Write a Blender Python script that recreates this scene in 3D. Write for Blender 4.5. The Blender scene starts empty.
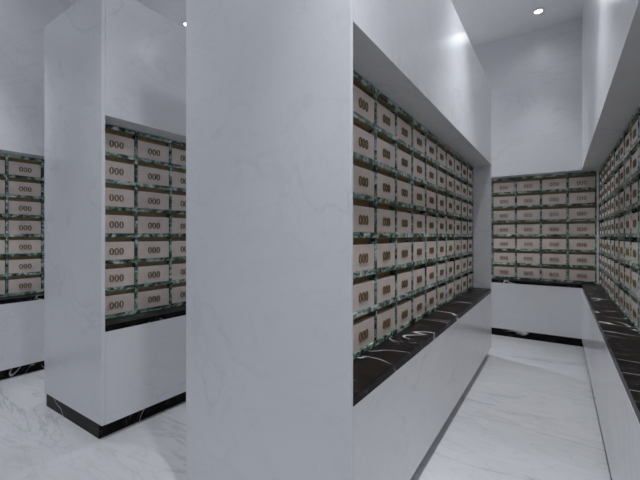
import bpy, bmesh, math
from mathutils import Matrix, Vector

C = bpy.context.scene.collection
S = 1.6                       # eye height in metres; plan units below are eye heights

# ------------------------------------------------------------------ camera, world, exposure
THETA, FPX, HORIZON = 0.5866, 360.25, 235.5
cam_data = bpy.data.cameras.new('camera')
cam_data.sensor_width = 36.0
cam_data.lens = 36.0 * FPX / 640.0
cam_data.shift_y = -(240.0 - HORIZON) / 640.0
cam_data.clip_start = 0.02
cam = bpy.data.objects.new('camera', cam_data)
cam.location = (0, 0, S)
cam.rotation_euler = (math.pi / 2, 0, THETA)
C.objects.link(cam)
bpy.context.scene.camera = cam

world = bpy.data.worlds.new('world')
bpy.context.scene.world = world
world.use_nodes = True
world.node_tree.nodes['Background'].inputs['Color'].default_value = (0.80, 0.86, 1.0, 1)
world.node_tree.nodes['Background'].inputs['Strength'].default_value = 0.325

# watts of each downlight: wide flood, narrow beam
POWER = {('right aisle', 3.674): (6, 65), ('right aisle', 2.10): (40, 270), ('right aisle', 0.53): (120, 300),
         ('middle aisle', 3.674): (165, 140), ('middle aisle', 2.10): (14, 110), ('middle aisle', 0.53): (14, 110),
         ('left aisle', 3.674): (10, 200), ('left aisle', 2.10): (12, 200), ('left aisle', 0.53): (12, 200)}
LAMP_COLOUR = (0.93, 0.955, 1.0)
vs = bpy.context.scene.view_settings
vs.view_transform = 'Standard'
vs.look = 'None'
vs.gamma = 1.0
vs.use_curve_mapping = False
vs.exposure = 0.0

# ------------------------------------------------------------------ plan (eye heights, z from the eye)
XC, XL, XR, XM = -0.4733, -1.8545, 0.1669, -3.192     # faces looking into the aisles
XCL, XLL = -1.192, -2.538                            # left faces of the two pillars
YF, YE, YB = 0.8647, 3.3025, 3.998                      # pillar fronts, pillar ends, back wall
ZT, ZC, ZB, ZH, ZCEIL = 0.5904, -0.4738, -0.9294, 1.2331, 1.9614
LEDGE_T = 0.031
ZL = ZC + LEDGE_T
INSET = 0.0287                                         # plinth set-back
D, DR = 0.137, 0.131                                   # recess depths
RACK = 0.085                                           # rack depth
PITCH = 0.2165
SKIN = 0.014                                           # marble end panel
YFRONT = -2.2

# ------------------------------------------------------------------ materials
def new_mat(name):
    m = bpy.data.materials.new(name)
    m.use_nodes = True
    nt = m.node_tree
    return m, nt, nt.nodes['Principled BSDF']

def node(nt, kind, **kw):
    n = nt.nodes.new(kind)
    for k, v in kw.items():
        setattr(n, k, v)
    return n

def ramp(nt, src, stops, interp='LINEAR'):
    r = node(nt, 'ShaderNodeValToRGB')
    r.color_ramp.interpolation = interp
    el = r.color_ramp.elements
    while len(el) < len(stops):
        el.new(0.5)
    for e, (p, c) in zip(el, stops):
        e.position = p
        e.color = (*c, 1) if len(c) == 3 else c
    nt.links.new(src, r.inputs['Fac'])
    return r.outputs['Color']

def mix(nt, fac, a, b):
    m = node(nt, 'ShaderNodeMix', data_type='RGBA')
    for sock, v in ((m.inputs[0], fac), (m.inputs[6], a), (m.inputs[7], b)):
        if isinstance(v, (tuple, float, int)):
            sock.default_value = (*v, 1) if isinstance(v, tuple) else v
        else:
            nt.links.new(v, sock)
    return m.outputs[2]

def mul(nt, a, b):
    m = node(nt, 'ShaderNodeMath', operation='MULTIPLY')
    for i, v in enumerate((a, b)):
        if isinstance(v, (int, float)):
            m.inputs[i].default_value = v
        else:
            nt.links.new(v, m.inputs[i])
    return m.outputs[0]

def position(nt, scale=(1, 1, 1), rot=(0, 0, 0)):
    g = node(nt, 'ShaderNodeNewGeometry')
    mp = node(nt, 'ShaderNodeMapping')
    mp.inputs['Scale'].default_value = scale
    mp.inputs['Rotation'].default_value = rot
    nt.links.new(g.outputs['Position'], mp.inputs['Vector'])
    return mp.outputs['Vector']

def noise(nt, vec, scale, detail=5.0, rough=0.55, dist=0.0):
    n = node(nt, 'ShaderNodeTexNoise')
    n.inputs['Scale'].default_value = scale
    n.inputs['Detail'].default_value = detail
    n.inputs['Roughness'].default_value = rough
    n.inputs['Distortion'].default_value = dist
    nt.links.new(vec, n.inputs['Vector'])
    return n.outputs['Fac']

def vein(nt, vec, scale, width, dist=0.6, detail=5.0, rough=0.55):
    f = noise(nt, vec, scale, detail, rough, dist)
    return ramp(nt, f, [(0.5 - width, (0, 0, 0)), (0.5, (1, 1, 1)), (0.5 + width, (0, 0, 0))])

def white_marble(name, base, dark, amount, rough, scale=(1, 1, 1), rot=(0, 0, 0), size=0.9):
    m, nt, b = new_mat(name)
    v = position(nt, scale, rot)
    cloud = ramp(nt, noise(nt, v, 1.3 * size, 4), [(0.3, (0, 0, 0)), (0.75, (1, 1, 1))])
    vm = mul(nt, vein(nt, v, size, 0.018, 0.9, 7),
             ramp(nt, noise(nt, v, 0.8, 2), [(0.42, (0, 0, 0)), (0.6, (1, 1, 1))]))
    fine = vein(nt, v, size * 2.6, 0.035, 1.2, 6)
    c = mix(nt, mul(nt, cloud, 0.28 * amount), base, dark)
    c = mix(nt, mul(nt, vm, 0.75 * amount), c, dark)
    c = mix(nt, mul(nt, fine, 0.22 * amount), c, dark)
    nt.links.new(c, b.inputs['Base Color'])
    b.inputs['Roughness'].default_value = rough
    return m

def black_marble(name):
    m, nt, b = new_mat(name)
    v = position(nt, (0.75, 1.9, 1), (0.0, 0.0, 0.25))
    vm = mul(nt, vein(nt, v, 1.5, 0.008, 0.45, 2),
             ramp(nt, noise(nt, v, 2.4, 2), [(0.42, (0, 0, 0)), (0.52, (1, 1, 1))]))
    fine = mul(nt, vein(nt, v, 4.5, 0.012, 0.9, 3),
               ramp(nt, noise(nt, v, 3.1, 2), [(0.5, (0, 0, 0)), (0.62, (1, 1, 1))]))
    brown = ramp(nt, noise(nt, v, 5.0, 5), [(0.42, (0.005, 0.0045, 0.005)), (0.75, (0.02, 0.014, 0.012))])
    c = mix(nt, mul(nt, fine, 0.3), brown, (0.35, 0.33, 0.33))
    c = mix(nt, vm, c, (0.68, 0.67, 0.68))
    nt.links.new(c, b.inputs['Base Color'])
    b.inputs['Roughness'].default_value = 0.3
    b.inputs['IOR'].default_value = 1.16
    return m

def green_marble(name):
    m, nt, b = new_mat(name)
    v = position(nt, (1, 1, 1.6), (0.3, 0.5, 0.2))
    f = noise(nt, v, 8.5, 5, 0.6, 1.2)
    c = ramp(nt, f, [(0.32, (0.014, 0.023, 0.020)), (0.43, (0.05, 0.09, 0.072)), (0.49, (0.155, 0.25, 0.205)),
                     (0.55, (0.31, 0.43, 0.37)), (0.64, (0.66, 0.74, 0.69))])
    spots = ramp(nt, noise(nt, v, 17.0, 3, 0.5, 0.8), [(0.36, (1, 1, 1)), (0.43, (0, 0, 0))])
    c = mix(nt, mul(nt, spots, 0.9), c, (0.008, 0.013, 0.011))
    nt.links.new(c, b.inputs['Base Color'])
    b.inputs['Roughness'].default_value = 0.2
    return m

def plain(name, col, rough=0.5, vary=0.06, metallic=0.0, scale=9.0):
    m, nt, b = new_mat(name)
    v = position(nt)
    f = noise(nt, v, scale, 4)
    dk = tuple(max(0.0, x * (1 - vary)) for x in col)
    lt = tuple(min(1.0, x * (1 + vary)) for x in col)
    nt.links.new(ramp(nt, f, [(0.3, dk), (0.7, lt)]), b.inputs['Base Color'])
    b.inputs['Roughness'].default_value = rough
    b.inputs['Metallic'].default_value = metallic
    return m

M_PANEL = white_marble('white_marble_panel', (0.82, 0.825, 0.845), (0.58, 0.59, 0.63), 0.5, 0.2, (1, 1, 1.5), (0.4, 0.5, 0.3), 0.9)
M_WALL = white_marble('grey_wall_marble', (0.76, 0.765, 0.785), (0.56, 0.57, 0.60), 0.45, 0.28, (1, 1, 2.0), (0.1, 0.2, 0.1), 0.8)
M_FLOOR = white_marble('white_floor_marble', (0.645, 0.65, 0.665), (0.36, 0.37, 0.395), 0.85, 0.2, (0.55, 1.9, 1), (0, 0, 0.15), 1.25)
M_CEIL = plain('ceiling_paint', (0.89, 0.89, 0.905), 0.6, 0.02)
M_BLACK = black_marble('black_veined_marble')
M_GREEN = green_marble('green_marble')
M_BOX = plain('beige_stone', (0.71, 0.61, 0.555), 0.4, 0.07)
M_BRONZE = plain('bronze', (0.20, 0.135, 0.065), 0.5, 0.15, 0.3)
M_BOARD = plain('brown_board', (0.33, 0.245, 0.13), 0.6, 0.15)
M_TRIM = plain('white_enamel', (0.8, 0.8, 0.82), 0.35, 0.02)
M_LENS, _nt, _b = new_mat('lamp_lens')
_b.inputs['Base Color'].default_value = (0.9, 0.9, 0.9, 1)
_b.inputs['Emission Color'].default_value = (*LAMP_COLOUR, 1)
_b.inputs['Emission Strength'].default_value = 4.2

# ------------------------------------------------------------------ mesh helpers
def W(x, y, z):
    return Vector((x * S, y * S, (z + 1) * S))

def add_box(bm, lo, hi, bevel=0.0):
    lo, hi = Vector(lo), Vector(hi)
    r = bmesh.ops.create_cube(bm, size=1.0)
    vs_ = r['verts']
    for v in vs_:
        v.co = Vector(((lo[i] + hi[i]) / 2 + v.co[i] * (hi[i] - lo[i])) for i in range(3))
    if bevel:
        es = list({e for v in vs_ for e in v.link_edges})
        bmesh.ops.bevel(bm, geom=es, offset=bevel, segments=2, profile=0.5, affect='EDGES')

def obj(name, bm, m, parent=None):
    me = bpy.data.meshes.new(name)
    bmesh.ops.recalc_face_normals(bm, faces=bm.faces[:])
    bm.to_mesh(me)
    bm.free()
    me.materials.append(m)
    o = bpy.data.objects.new(name, me)
    C.objects.link(o)
    if parent:
        o.parent = parent
    return o

def boxes(name, lst, m, parent=None, bevel=0.0, origin=(0, 0, 0)):
    """boxes given in plan units (two corners each), one mesh; origin is the parent's place in metres"""
    bm = bmesh.new()
    off = Vector(origin)
    for lo, hi in lst:
        add_box(bm, W(*lo) - off, W(*hi) - off, bevel)
    return obj(name, bm, m, parent)

def tag(o, label, cat, group=None):
    o['label'] = label
    o['category'] = cat
    if group:
        o['group'] = group
    return o

def thing(name, label, cat, loc=(0, 0, 0), rotz=0.0, group=None):
    o = bpy.data.objects.new(name, None)
    o.empty_display_size = 0.1
    C.objects.link(o)
    o.location = loc
    o.rotation_euler = (0, 0, rotz)
    return tag(o, label, cat, group)

def struct(o):
    o['kind'] = 'structure'
    return o

# ------------------------------------------------------------------ the room
XOUT_R, XOUT_L, YOUT = XR + 0.5, XM - 0.5, YB + 0.5
struct(boxes('floor', [((XOUT_L, YFRONT - 0.1, -1.08), (XOUT_R, YOUT, -1.0))], M_FLOOR))
struct(boxes('ceiling', [((XOUT_L, YFRONT - 0.1, ZCEIL), (XOUT_R, YOUT, ZCEIL + 0.08))], M_CEIL))

# the right wall with its long recess
R0 = YB + DR - 16 * PITCH                              # near end of the recess
XRB = XR + DR + RACK
YBB = YB + D + RACK
struct(boxes('wall_right', [
    ((XR, YFRONT, ZB), (XOUT_R, YB, ZC)),
    ((XR, YFRONT, ZT), (XOUT_R, YB, ZCEIL)),
    ((XR, YFRONT, ZC), (XOUT_R, R0, ZT)),
    ((XRB, R0, ZC), (XOUT_R, YBB, ZT))], M_PANEL))
struct(boxes('baseboard_right', [((XR + INSET, YFRONT, -1), (XR + INSET + 0.05, YB, ZB))], M_BLACK))

# the back wall
NB = 6
XB0 = XR + DR - NB * PITCH - 0.03
struct(boxes('wall_back', [
    ((XOUT_L, YB, ZB), (XOUT_R, YOUT, ZC)),
    ((XOUT_L, YB, ZT), (XOUT_R, YOUT, ZCEIL)),
    ((XOUT_L, YB, ZC), (XB0, YOUT, ZT)),
    ((XB0, YBB, ZC), (XOUT_R, YOUT, ZT))], M_WALL))
struct(boxes('baseboard_back', [((XM, YB + 0.002, -1), (XR + INSET, YB + 0.05, ZB))], M_BLACK))

# the left wall
NM = 4
ML0 = 0.918 - 2 * PITCH - 0.007
ML1 = ML0 + NM * PITCH + 0.014
XMB = XM - D - RACK
struct(boxes('wall_left', [
    ((XOUT_L, YFRONT, ZB), (XM, YB, ZC)),
    ((XOUT_L, YFRONT, ZT), (XM, YB, ZCEIL)),
    ((XOUT_L, YFRONT, ZC), (XM, ML0, ZT)),
    ((XOUT_L, ML1, ZC), (XM, YB, ZT)),
    ((XOUT_L, ML0, ZC), (XMB, ML1, ZT))], M_PANEL))
struct(boxes('baseboard_left', [((XM - INSET - 0.05, YFRONT, -1), (XM - INSET, YB, ZB))], M_BLACK))

g_ = 0.0008
struct(boxes('trim_1', [((XR + DR - 0.0155, YB + D - 0.010, ZL + g_), (XR + DR - g_, YBB - g_, ZT))], M_PANEL))

# ------------------------------------------------------------------ the two free-standing pillars
def pillar(label, x0, x1, YF, SKIN, inset, base_mat, YE=YE):
    base = W((x0 + x1) / 2, (YF + YE) / 2, -1)
    t = thing('marble_pillar', label, 'pillar', base, 0, 'free-standing marble pillars')
    y0, y1 = YF + SKIN, YE - SKIN
    k = dict(parent=t, origin=base)
    boxes('end_panel', [((x0, YF, ZB), (x1, y0, ZH))], M_PANEL, bevel=0.004, **k)
    boxes('end_panel', [((x0, y1, ZB), (x1, YE, ZH))], M_PANEL, bevel=0.004, **k)
    boxes('lower_panel', [((x0, y0, ZB), (x1, y1, ZC))], M_PANEL, **k)
    boxes('upper_panel', [((x0, y0, ZT), (x1, y1, ZH))], M_PANEL, **k)
    boxes('back_panel', [((x0, y0, ZC), (x1 - D - RACK, y1, ZT))], M_PANEL, **k)
    p = boxes('plinth', [((x0 + INSET, YF + 0.001, -1), (x1 - inset, YE - 0.001, ZB))], base_mat, **k)
    if base_mat is M_BLACK:
        p['label'] = 'black veined marble plinth'
    return t

pillar('wide white marble pillar nearest the camera, at the centre, with recessed rack on its right side', XCL, XC, 0.8647, 0.014, 0.0362, M_PANEL)  # plinth coloured white instead of black to lighten the shaded floor beside it
pillar('white marble pillar on the left with a black plinth, between left wall and central pillar', XLL, XL, 0.872, 0.0165, INSET, M_BLACK, 3.312)

# ------------------------------------------------------------------ black ledges
def ledge(label, lo, hi):
    bm = bmesh.new()
    c = W((lo[0] + hi[0]) / 2, (lo[1] + hi[1]) / 2, ZC)
    g = 0.001
    add_box(bm, W(lo[0], lo[1], ZC) - c + Vector((g, g, 0.0004)), W(hi[0], hi[1], ZL) - c - Vector((g, g, 0)), 0.003)
    o = obj('marble_ledge', bm, M_BLACK)
    o.location = c
    return tag(o, label, 'ledge', 'black marble ledges')

ledge('black veined marble ledge below the rack of the central pillar', (XC - D - RACK, YF + SKIN), (XC + 0.0006, YE - SKIN))
ledge('black veined marble ledge below the rack of the left pillar', (XL - D - RACK, 0.872 + 0.0165), (XL + 0.0006, 3.312 - 0.0165))
ledge('black marble ledge below the rack of the far left wall', (XMB, ML0), (XM, ML1))
ledge('black marble ledge below the rack of the back wall', (XB0, YB), (XRB, YBB))
ledge('black white-veined marble ledge running along the right wall', (XR, R0), (XRB, YB))

# ------------------------------------------------------------------ racks and niche boxes
BOARD_X = -0.033                                         # front of the back board
RAIL, DIV = 0.020, 0.0135
GAP = 0.0004                                            # clearances
ROW = (ZT - ZL - RAIL - 0.002) / 7
BOX_H, BOX_W, BOX_D, BOX_IN = 0.0985, 0.197, 0.0265, 0.0055

def make_rack(label, loc, rotz, n, first=0.0, last=0.0):
    """local x = out of the rack, y along it from 0 to n*PITCH, z up from the ledge; metres"""
    t = thing('niche_rack', label, 'rack', loc, rotz, 'green marble niche racks')
    length = n * PITCH
    for r in range(8):
        bm = bmesh.new()
        z = r * ROW
        add_box(bm, Vector((BOARD_X, -first, z)) * S, Vector((-0.007, length + last, z + RAIL)) * S)
        sh = obj('shelf', bm, M_BOARD, t)
        bm = bmesh.new()
        add_box(bm, Vector((-0.007, -first, z)) * S, Vector((0, length + last, z + RAIL)) * S, 0.002)
        es = obj('edge_strip', bm, M_GREEN, sh)
        es['label'] = 'green marble edge strip'
    for c in range(n + 1):
        bm = bmesh.new()
        y = c * PITCH
        a, b = y - DIV / 2, y + DIV / 2
        if c == 0:
            a = y - first
        if c == n:
            b = y + last
        add_box(bm, Vector((BOARD_X, a, RAIL * 0.5)) * S, Vector((-0.0012, b, 7 * ROW + RAIL * 0.5)) * S, 0.002)
        obj('divider', bm, M_GREEN, t)
    bm = bmesh.new()
    add_box(bm, Vector((-RACK + 0.001, -first, 0)) * S, Vector((BOARD_X, length + last, 7 * ROW + RAIL)) * S)
    o = obj('back_board', bm, M_BOARD, t)
    o['label'] = 'dark brown back board'
    return t

def zero_bm(y0, z0, bm):
    """a raised upright numeral 0 on the box front"""
    n = 24
    ao, bo, ai, bi = 0.0112, 0.0185, 0.0058, 0.0150
    x0, x1 = -0.0005, 0.0035
    ring = []
    for k in range(n):
        t = 2 * math.pi * k / n
        c, s = math.cos(t), math.sin(t)
        ring.append([bm.verts.new(Vector((x, y0 + a * c, z0 + b * s)) * S)
                     for x, a, b in ((x0, ao, bo), (x1, ao, bo), (x1, ai, bi), (x0, ai, bi))])
    for k in range(n):
        A, B = ring[k], ring[(k + 1) % n]
        for j in range(4):
            bm.faces.new((A[j], B[j], B[(j + 1) % 4], A[(j + 1) % 4]))

def make_box(joined):
    bm = bmesh.new()
    add_box(bm, Vector((-BOX_D, -BOX_W / 2, 0)) * S, Vector((0, BOX_W / 2, BOX_H)) * S, 0.003)
    o = obj('niche_box', bm, M_BOX)
    if joined:
        bm = bmesh.new()
        for q in (-1, 0, 1):
            zero_bm(q * 0.0262, 0.047, bm)
        obj('numerals', bm, M_BRONZE, o)
    else:
        for q in (-1, 0, 1):
            bm = bmesh.new()
            zero_bm(q * 0.0262, 0.047, bm)
            obj('numeral', bm, M_BRONZE, o)
    return o

proto = {False: make_box(False), True: make_box(True)}
used = set()

def place_box(loc, rotz, label, group, joined=False):
    p = proto[joined]
    if joined not in used:
        used.add(joined)
        o = p
    else:
        o = p.copy()
        C.objects.link(o)
        for ch in p.children:
            c = ch.copy()
            C.objects.link(c)
            c.parent = o
    o.location = loc
    o.rotation_euler = (0, 0, rotz)
    return tag(o, label, 'box', group)

ORD = ['', 'first', 'second', 'third', 'fourth', 'fifth', 'sixth', 'seventh', 'eighth', 'ninth', 'tenth', 'eleventh',
       'twelfth', 'thirteenth', 'fourteenth', 'fifteenth', 'sixteenth']

def row_words(r):              # r = 0 is the bottom row
    k = 7 - r
    return 'top row' if k == 1 else 'bottom row' if k == 7 else ORD[k] + ' row from top'

def fill(loc, rotz, n, where, col_words, group, joined=False):
    R = Matrix.Rotation(rotz, 3, 'Z')
    for c in range(n):
        for r in range(7):
            p = Vector((-BOX_IN, (c + 0.5) * PITCH, r * ROW + RAIL + GAP)) * S
            place_box(Vector(loc) + R @ p, rotz,
                      'beige niche box numbered 000, %s, %s, %s' % (where, row_words(r), col_words(c)), group, joined)

# central pillar: eleven columns, faces +X
Y0 = 0.8965
lo = W(XC - D, Y0, ZL + GAP)
make_rack('green marble rack of small boxes in the central pillar, above its black ledge', lo, 0, 11, 0.0085, 0.0075)
fill(lo, 0, 11, 'central pillar', lambda c: ORD[11 - c] + ' column from far end', 'niche boxes in the central pillar')
# left pillar
Y0 = 0.9065
lo = W(XL - D, Y0, ZL + GAP)
make_rack('green marble rack of small boxes in the left pillar, above its black ledge', lo, 0, 11, 0.0085, 0.0075)
fill(lo, 0, 11, 'left pillar', lambda c: ORD[c + 1] + ' column from near end', 'niche boxes in the left pillar')
# far left wall
lo = W(XM - D, ML0 + 0.007, ZL + GAP)
make_rack('green marble rack in the far left wall, cut by the left photo edge', lo, 0, NM, 0.006, 0.006)
fill(lo, 0, NM, 'left wall', lambda c: ['second column past photo edge', 'column on photo edge', 'column before left pillar',
                                        'column behind left pillar'][c], 'niche boxes in the left wall')
# back wall, faces -Y: local y runs along +X
lo = W(XR + DR - NB * PITCH - 0.0165, YB + D, ZL + GAP)
make_rack('green marble rack of small boxes facing the aisle in the back wall', lo, -math.pi / 2, NB, 0.0, 0.0)
fill(lo, -math.pi / 2, NB, 'back wall', lambda c: ORD[NB - c] + ' column from right', 'niche boxes in the back wall')
# right wall, faces -X
lo = W(XR + DR, YB + DR, ZL + GAP)
make_rack('green marble rack of small boxes seen edge-on along the right wall', lo, math.pi, 16, 0.0, 0.0)
fill(lo, math.pi, 16, 'right wall', lambda c: ORD[c + 1] + ' column from back corner', 'niche boxes in the right wall', True)

# ------------------------------------------------------------------ downlights
def disc(bm, r0, r1, z0, z1, n=32):
    """closed ring or disc between two radii"""
    prof = [(r0, z0), (r1, z0), (r1, z1), (r0, z1)] if r0 > 0 else [(r1, z0), (r1, z1)]
    rings = [[bm.verts.new((r * math.cos(2 * math.pi * k / n), r * math.sin(2 * math.pi * k / n), z)) for k in range(n)]
             for r, z in prof]
    m = len(rings)
    for j in range(m if r0 > 0 else 1):
        A, B = rings[j], rings[(j + 1) % m]
        for k in range(n):
            bm.faces.new((A[k], A[(k + 1) % n], B[(k + 1) % n], B[k]))
    if r0 == 0:
        bm.faces.new(rings[0])
        bm.faces.new(rings[1])

def downlight(x, y, label, flood, beam_w):
    loc = W(x, y, ZCEIL)
    t = thing('ceiling_downlight', label, 'lamp', loc, 0, 'recessed ceiling downlights')
    bm = bmesh.new()
    disc(bm, 0.05, 0.078, -0.012, 0.0)
    obj('trim_ring', bm, M_TRIM, t)
    bm = bmesh.new()
    bmesh.ops.create_uvsphere(bm, u_segments=32, v_segments=16, radius=0.0495)
    bmesh.ops.delete(bm, geom=[v for v in bm.verts if v.co.z > 0.001], context='VERTS')
    for v in bm.verts:
        v.co.z *= 0.55
    for f in bm.faces:
        f.smooth = True
    o = obj('lens', bm, M_LENS, t)
    o['label'] = 'glowing white lens'
    for nm, beam, watts in (('flood_light', 150, flood), ('beam_light', 60, beam_w)):
        ld = bpy.data.lights.new(nm, 'SPOT')
        ld.spot_size = math.radians(beam)
        ld.spot_blend = 1.0
        ld.shadow_soft_size = 0.09
        ld.energy = watts
        ld.color = LAMP_COLOUR
        l = bpy.data.objects.new(nm, ld)
        C.objects.link(l)
        l.parent = t
        l.location = (0, 0, -0.075)

aisles = [(-0.153, 'right aisle'), (-1.52, 'middle aisle'), (-2.872, 'left aisle')]
for x, an in aisles:
    for y, yn in ((3.674, 'nearest the back wall'), (2.10, 'second from the back wall'),
                  (0.53, 'third from the back wall')):
        lb = 'round white recessed downlight in ceiling over %s, %s' % (an, yn)
        if x < -2.8 and y == 2.10:
            lb = 'round bright downlight over the left aisle, at the left edge of the central pillar'
        if x > -0.2 and y == 3.674:
            lb = 'round bright downlight in the ceiling near the back wall, over the right aisle'
        downlight(x, y, lb, *POWER[an, y])
